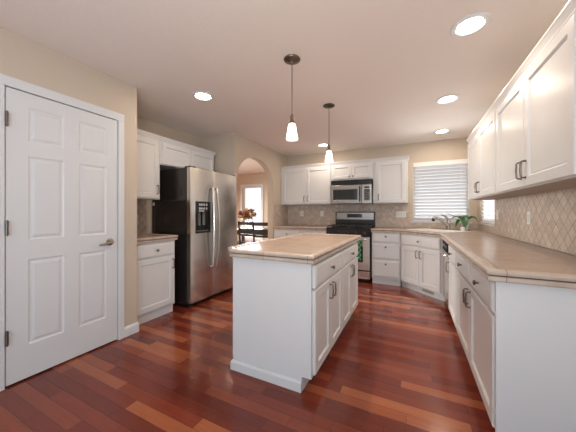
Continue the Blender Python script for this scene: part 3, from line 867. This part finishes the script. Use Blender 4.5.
# towel on the oven handle
tw = MB()
ty = 4.445 - 0.082
pts = []
tx0, tx1 = -1.02, -0.775
n = 16
rows = [(ty + 0.0140, 0.725), (ty + 0.0140, 0.735), (ty, 0.7512), (ty - 0.0145, 0.735), (ty - 0.0165, 0.62), (ty - 0.0175, 0.50), (ty - 0.0165, 0.40)]
grid = [[tw.bm.verts.new((tx0 + (tx1 - tx0) * i / n, y - (0.0035 * (1 + math.sin(i * 1.3)) if y < ty else -0.000), z)) for i in range(n + 1)] for y, z in rows]
for a, b in zip(grid, grid[1:]):
    for i in range(n): tw.bm.faces.new((a[i], a[i + 1], b[i + 1], b[i]))
two = tw.build('dish_towel', 'towel', None, True)
md2 = two.modifiers.new('thickness', 'SOLIDIFY'); md2.thickness = 0.0025; md2.offset = 0
tag(two, 'green patterned dish towel hanging on the oven handle', 'towel')

# ------------------------------------------------------------------ blinds
def blind(name, w, h, loc, rz, label, tilt):
    e = empty(name, loc, rz, label, 'blind')
    MB().box(0, w, -0.012, 0.045, h - 0.075, h, 0.004).build('valance', 'vinyl', e)
    m = MB()
    pitch = 0.056
    n = int((h - 0.095 - 0.03) / pitch) + 1
    for i in range(n):
        z = h - 0.095 - i * (h - 0.095 - 0.045) / (n - 1)
        ca, sa = math.cos(tilt), math.sin(tilt)
        hw = 0.0325
        A, B = (-hw * ca, -hw * sa), (hw * ca, hw * sa)
        t = 0.0014
        vs = []
        for x in (0.006, w - 0.006):
            for (yy, zz) in ((A[0], A[1] - t), (B[0], B[1] - t), (B[0], B[1] + t), (A[0], A[1] + t)): vs.append(m.bm.verts.new((x, 0.012 + yy, z + zz)))
        for q in ((0, 1, 2, 3), (7, 6, 5, 4), (0, 4, 5, 1), (1, 5, 6, 2), (2, 6, 7, 3), (3, 7, 4, 0)): m.bm.faces.new([vs[i2] for i2 in q])
    m.build('slats', 'slat', e)
    MB().box(0.004, w - 0.004, -0.010, 0.034, 0.004, 0.026, 0.003).build('bottom_rail', 'vinyl', e)
    cd = MB()
    for x in (0.12, w / 2, w - 0.12): cd.tube([(x, -0.0155, 0.026), (x, -0.0155, h - 0.075)], 0.0012, 6)
    cd.build('ladder_cord', 'vinyl', e)
blind('window_blind', WX1 - WX0 - 0.008, WZ1 - WZ0 - 0.003, (WX0 + 0.004, YB + 0.012, WZ0 + 0.001), 0, 'white slatted blind closed over the window behind the sink', math.radians(-42))
blind('window_blind', SY1 - SY0 - 0.008, WZ1 - WZ0 - 0.003, (XR + 0.012, SY1 - 0.004, WZ0 + 0.001), -PI / 2, 'white slatted blind in the small side window on the right wall', math.radians(-60))

# ------------------------------------------------------------------ sink, faucet, plant
s = empty('sink', (sc_c.x, sc_c.y, 0.0), ang, 'white drop in sink in the corner worktop', 'sink')
m = MB()
zt = 0.9185
def ring(x, y, z): return [m.bm.verts.new(p) for p in ((-x, -y - 0.005, z), (x, -y - 0.005, z), (x, y - 0.005, z), (-x, y - 0.005, z))]
rs = [ring(0.365, 0.215, zt), ring(0.363, 0.213, zt + 0.008), ring(0.335, 0.185, zt + 0.009), ring(0.325, 0.175, zt - 0.004), ring(0.310, 0.160, 0.745), ring(0.280, 0.13, 0.735)]
for a, b in zip(rs, rs[1:]):
    for i in range(4): m.bm.faces.new((a[i], a[(i + 1) % 4], b[(i + 1) % 4], b[i]))
m.bm.faces.new(rs[-1])
rs2 = [rs[0], ring(0.335, 0.185, zt), ring(0.320, 0.170, 0.74), ring(0.285, 0.135, 0.728)]
for a, b in zip(rs2, rs2[1:]):
    for i in range(4): m.bm.faces.new((b[i], b[(i + 1) % 4], a[(i + 1) % 4], a[i]))
m.bm.faces.new(rs2[-1])
m.build('basin', 'porcelain', s)
MB().lathe([(0.04, 0.7355), (0.04, 0.739), (0.02, 0.737)], 20).build('drain', 'chrome', s, True)
f = empty('faucet', (*skp(-0.03, 0.275), 0.9185), ang, 'chrome pull out faucet with lever standing behind the sink', 'faucet')
MB().box(-0.11, 0.13, -0.026, 0.026, 0.0, 0.008, 0.004).build('base_plate', 'faucetmetal', f)
MB().lathe([(0.032, 0.0085), (0.031, 0.02), (0.027, 0.085), (0.029, 0.11), (0.020, 0.130)], 20).build('body', 'faucetmetal', f, True)
sp = MB().tube([(0, -0.005, 0.050), (-0.012, -0.06, 0.110), (-0.026, -0.135, 0.165), (-0.036, -0.190, 0.190), (-0.042, -0.230, 0.190), (-0.045, -0.252, 0.165)], [0.025, 0.0225, 0.021, 0.021, 0.0255, 0.027], 14).build('spout', 'faucetmetal', f, True)
MB().tube([(-0.045, -0.2525, 0.164), (-0.046, -0.259, 0.143)], [0.024, 0.020], 14).build('spray_head', 'rubber', sp, True)
MB().tube([(0.0, 0.0, 0.120), (0.0, -0.010, 0.170), (-0.012, -0.045, 0.215), (-0.04, -0.095, 0.240)], [0.021, 0.018, 0.014, 0.009], 12).build('lever', 'faucetmetal', f, True)
sd = empty('soap_dispenser', (*skp(0.20, 0.275), 0.9185), ang, 'short white soap cup between faucet and orchid', 'soap cup')
MB().lathe([(0.024, 0.0), (0.028, 0.004), (0.030, 0.055), (0.027, 0.058), (0.025, 0.05), (0.022, 0.01)], 20).build('cup', 'porcelain', sd, True)

pl = empty('potted_orchid', (0.735, 4.80, 0.9185), 0, 'potted orchid with broad green leaves and bare stem beside the faucet', 'plant')
MB().lathe([(0.034, 0.0), (0.038, 0.003), (0.049, 0.090), (0.053, 0.092), (0.053, 0.100), (0.047, 0.100), (0.044, 0.080)], 24).build('pot', 'porcelain', pl, True)
MB().lathe([(0.043, 0.072), (0.0435, 0.082), (0.03, 0.088), (0.005, 0.090)], 20).build('soil', 'soil', pl, True)
def leaf(az, L, W, rise, droop):
    m = MB()
    n = 10
    prev = None
    d = Vector((math.cos(az), math.sin(az), 0)); sd2 = Vector((-math.sin(az), math.cos(az), 0))
    rows = []
    for i in range(n + 1):
        t = i / n
        p = d * (L * t) + Vector((0, 0, 0.088 + rise * math.sin(t * PI * 0.6) - droop * t * t))
        wd2 = W * (math.sin(PI * min(1, t * 0.93 + 0.06)) ** 0.6)
        rows.append([m.bm.verts.new(p + sd2 * (wd2 * q) + Vector((0, 0, abs(q) * wd2 * 0.35))) for q in (-1, -0.5, 0, 0.5, 1)])
    for a, b in zip(rows, rows[1:]):
        for j2 in range(4): m.bm.faces.new((a[j2], a[j2 + 1], b[j2 + 1], b[j2]))
    o = m.build('leaf', 'leaf', pl, True)
    k = o.modifiers.new('thickness', 'SOLIDIFY'); k.thickness = 0.003
for a in ((3.05, 0.20, 0.055, 0.17, 0.11), (-1.75, 0.15, 0.060, 0.15, 0.20), (-0.35, 0.165, 0.060, 0.17, 0.12), (0.9, 0.15, 0.05, 0.15, 0.05), (-2.6, 0.16, 0.05, 0.13, 0.16), (1.9, 0.15, 0.045, 0.15, 0.04)): leaf(*a)
MB().tube([(0, 0, 0.09), (-0.02, -0.01, 0.16), (-0.07, -0.03, 0.205), (-0.14, -0.05, 0.215), (-0.20, -0.08, 0.235), (-0.25, -0.09, 0.265)], [0.005, 0.005, 0.0045, 0.004, 0.0035, 0.003], 8).build('stem', 'stem', pl, True)

# ------------------------------------------------------------------ outlets
def outlet(loc, rz, label, w=0.072, gangs=1):
    e = empty('outlet', loc, rz, label, 'outlet', 'outlets on the backsplash')
    p = MB().box(-w / 2, w / 2, -0.006, -0.0003, -0.0575, 0.0575, 0.002).build('cover_plate', 'plate', e)
    s2 = MB()
    for g2 in range(gangs):
        cx = (g2 - (gangs - 1) / 2) * 0.046
        s2.box(cx - 0.0165, cx + 0.0165, -0.009, -0.0063, -0.034, 0.034, 0.001)
    so = s2.build('socket', 'trim', e)
    s3 = MB()
    for g2 in range(gangs):
        cx = (g2 - (gangs - 1) / 2) * 0.046
        for zz in (-0.018, 0.018):
            for xx in (-0.006, 0.006): s3.box(cx + xx - 0.001, cx + xx + 0.001, -0.0096, -0.0092, zz - 0.004, zz + 0.004)
    s3.build('slot', 'slot', so)
    return e
YS = YB - 0.0112
o1 = outlet((-2.158, YS, 1.165), 0, 'cream outlet on the back splash nearest the archway')
o2 = copy_tree(o1); o2.location = (-1.705, YS, 1.168); o2['label'] = 'cream outlet on the back splash just left of the range'
outlet((-0.195, YS, 1.158), 0, 'wide white switch and outlet plate right of the range', 0.165, 3)
o3 = outlet((XR - 0.0112, 2.995, 1.143), -PI / 2, 'cream outlet in the middle of the right wall backsplash')
o4 = copy_tree(o3); o4.location = (XR - 0.0112, 3.93, 1.165); o4['label'] = 'cream outlet on the right wall backsplash beside the side window'
o5 = outlet((XREC + 0.0112, 2.06, 1.10), PI / 2, 'white outlet on the narrow backsplash left of the refrigerator')

# ------------------------------------------------------------------ lamps
def pendant(loc, label):
    e = empty('pendant_lamp', loc, 0, label, 'pendant lamp', 'pendant lamps over the island')
    MB().lathe([(0.066, -0.0005), (0.068, -0.006), (0.064, -0.012), (0.040, -0.020), (0.012, -0.026), (0.008, -0.036)], 28).build('canopy', 'bronze', e, True)
    MB().tube([(0, 0, -0.030), (0, 0, -0.460)], 0.0038, 8).build('cord', 'bronze', e, True)
    MB().lathe([(0.006, -0.445), (0.010, -0.455), (0.016, -0.462), (0.017, -0.500), (0.026, -0.512), (0.027, -0.5255)], 20).build('socket', 'bronze', e, True)
    MB().lathe([(0.006, -0.526), (0.024, -0.527), (0.028, -0.535), (0.036, -0.580), (0.044, -0.625), (0.049, -0.655), (0.046, -0.656), (0.040, -0.620), (0.032, -0.580), (0.022, -0.532), (0.006, -0.531)], 28, close=False).build('lamp_shade', 'shade', e, True)
    MB().lathe([(0.006, -0.5315), (0.008, -0.540), (0.014, -0.556), (0.015, -0.568), (0.010, -0.580), (0.003, -0.584)], 16).build('bulb', 'bulb', e, True)
    l = bpy.data.lights.new('pendant_light', 'POINT'); l.energy = PENDANT_POWER; l.color = (1.0, 0.80, 0.62); l.shadow_soft_size = 0.008
    lo = bpy.data.objects.new('pendant_light', l); lo.location = (0, 0, -0.602); lo.parent = e; C.objects.link(lo)
    return e
p1 = pendant((-0.880, 1.865, CEIL), 'pendant lamp with frosted cone shade over near end of the island')
p2 = copy_tree(p1); p2.location = (-0.876, 2.865, CEIL); p2['label'] = 'pendant lamp with frosted cone shade over far end of the island'
def can(loc, label):
    e = empty('recessed_light', loc, 0, label, 'ceiling light', 'recessed ceiling lights')
    MB().lathe([(0.112, -0.0005), (0.112, -0.004), (0.104, -0.010), (0.082, -0.008), (0.080, -0.0005)], 32).build('trim_ring', 'trim', e, True)
    MB().lathe([(0.074, -0.0006), (0.074, -0.006), (0.05, -0.012), (0.01, -0.014)], 28).build('lamp', 'bulb', e, True)
    l = area_light('can_light', (0, 0, -0.02), (0, 0, 0), 0.14, 0.14, CAN_POWER, CAN_COL, 'DISK', e, math.radians(180))
    return e
cans = [((-2.013, 2.038), 'recessed ceiling light above the left wall cabinets'), ((0.34, 2.05), 'largest recessed ceiling light, at top right of the picture'), ((0.34, 3.272), 'middle recessed ceiling light in the row beside the right wall cabinets'), ((0.40, 4.53), 'farthest recessed ceiling light of the right row, before the sink window'), ((-1.488, 4.493), 'recessed ceiling light near the range, beside far pendant lamp')]
c0 = None
for (x, y), lb in cans:
    if c0 is None: c0 = can((x, y, CEIL), lb)
    else:
        c_ = copy_tree(c0); c_.location = (x, y, CEIL); c_['label'] = lb
smk = MB().lathe([(0.05, -0.0005), (0.05, -0.02), (0.04, -0.03), (0.01, -0.032)], 24).build('unused', 'trim') if False else None

# ------------------------------------------------------------------ dining room furniture
tb = empty('dining_table', (-3.72, 5.72, 0), 0, 'dark wood dining table seen through the archway', 'table')
TW, TD = 0.82, 0.46
MB().box(-TW, TW, -TD, TD, 0.715, 0.750, 0.006).build('table_top', 'darkwood', tb)
ap = MB()
for b in ((-TW + 0.07, TW - 0.07, -TD + 0.06, -TD + 0.08), (-TW + 0.07, TW - 0.07, TD - 0.08, TD - 0.06), (-TW + 0.06, -TW + 0.08, -TD + 0.07, TD - 0.07), (TW - 0.08, TW - 0.06, -TD + 0.07, TD - 0.07)): ap.box(*b, 0.62, 0.7145)
ap.build('apron', 'darkwood', tb)
for sx in (-1, 1):
    for sy in (-1, 1):
        x, y = sx * (TW - 0.085), sy * (TD - 0.085)
        MB().box(x - 0.035, x + 0.035, y - 0.035, y + 0.035, 0, 0.7145, 0.004).build('leg', 'darkwood', tb)
ch = empty('dining_chair', (-3.42, 5.02, 0), 0, 'dark ladder back dining chair, left of the two seen through the archway', 'chair', 'dining chairs by the table')
MB().box(-0.22, 0.22, -0.20, 0.21, 0.44, 0.47, 0.008).build('seat', 'darkwood', ch)
for sx in (-1, 1):
    MB().box(sx * 0.195 - 0.02, sx * 0.195 + 0.02, 0.165, 0.205, 0, 0.4395, 0.003).build('leg', 'darkwood', ch)
    MB().tube([(sx * 0.195, -0.195, 0.0), (sx * 0.195, -0.190, 0.45), (sx * 0.195, -0.225, 0.80), (sx * 0.195, -0.265, 1.0)], [0.018, 0.022, 0.020, 0.016], 8).build('leg', 'darkwood', ch, True)
def slat_row(z, hh, yy):
    m = MB()
    n = 8
    A = [(-0.185 + 0.37 * i / n, yy - 0.025 * math.sin(PI * i / n)) for i in range(n + 1)]
    m.prism(A + [(x, y + 0.016) for x, y in A[::-1]], z, z + hh)
    return m.build('back_rail', 'darkwood', ch)
slat_row(0.905, 0.075, -0.248); slat_row(0.775, 0.055, -0.228); slat_row(0.650, 0.05, -0.212)
st = MB()
for sx in (-1, 1): st.box(sx * 0.195 - 0.009, sx * 0.195 + 0.009, -0.17, 0.165, 0.20, 0.225)
st.build('stretcher', 'darkwood', ch)
c2_ = copy_tree(ch); c2_.location = (-2.955, 4.90, 0); c2_.rotation_euler = (0, 0, 0.12); c2_['label'] = 'dark ladder back dining chair half hidden by the right side of the archway'
c3_ = copy_tree(ch); c3_.location = (-3.95, 5.02, 0); c3_.rotation_euler = (0, 0, -0.1); c3_['label'] = 'dark dining chair half hidden behind the refrigerator edge'
# vase with dried flowers
vs_ = empty('flower_vase', (-3.93, 5.55, 0.7505), 0, 'glass vase of rust and cream flowers on the dining table', 'vase')
MB().lathe([(0.045, 0.0), (0.050, 0.004), (0.050, 0.19), (0.055, 0.21), (0.051, 0.21), (0.046, 0.19), (0.046, 0.012)], 20).build('vase', 'vase', vs_, True)
sm = MB()
for i in range(9):
    a = 2 * PI * i / 9
    sm.tube([(0.015 * math.cos(a), 0.015 * math.sin(a), 0.014), (0.02 * math.cos(a + 1), 0.02 * math.sin(a + 1), 0.19), (0.11 * math.cos(a), 0.09 * math.sin(a), 0.34)], 0.003, 6)
sm.build('stems', 'stem', vs_)
rnd = random.Random(5)
for i in range(80):
    mt = ('petal_rust', 'petal_cream', 'petal_brown', 'petal_cream', 'petal_rust')[i % 5]
    while True:
        p = Vector((rnd.uniform(-1, 1), rnd.uniform(-1, 1), rnd.uniform(-0.75, 1)))
        if 0.35 < p.length < 1: break
    p = Vector((p.x * 0.235, p.y * 0.17, 0.385 + p.z * 0.145))
    m = MB()
    for q in range(12):
        az, el = rnd.uniform(0, 2 * PI), rnd.uniform(-0.6, 1.3)
        d = Vector((math.cos(az) * math.cos(el), math.sin(az) * math.cos(el), math.sin(el)))
        s1 = d.orthogonal().normalized(); s2 = d.cross(s1)
        L = rnd.uniform(0.04, 0.065)
        v = [m.bm.verts.new(p + x) for x in (s2 * 0.004, d * L * 0.55 + s1 * L * 0.38, d * L + s2 * 0.006, d * L * 0.55 - s1 * L * 0.38, -s2 * 0.004)]
        m.bm.faces.new((v[0], v[1], v[2])); m.bm.faces.new((v[0], v[2], v[3])); m.bm.faces.new((v[4], v[2], v[1])); m.bm.faces.new((v[4], v[3], v[2]))
    m.build('flower', mt, vs_)
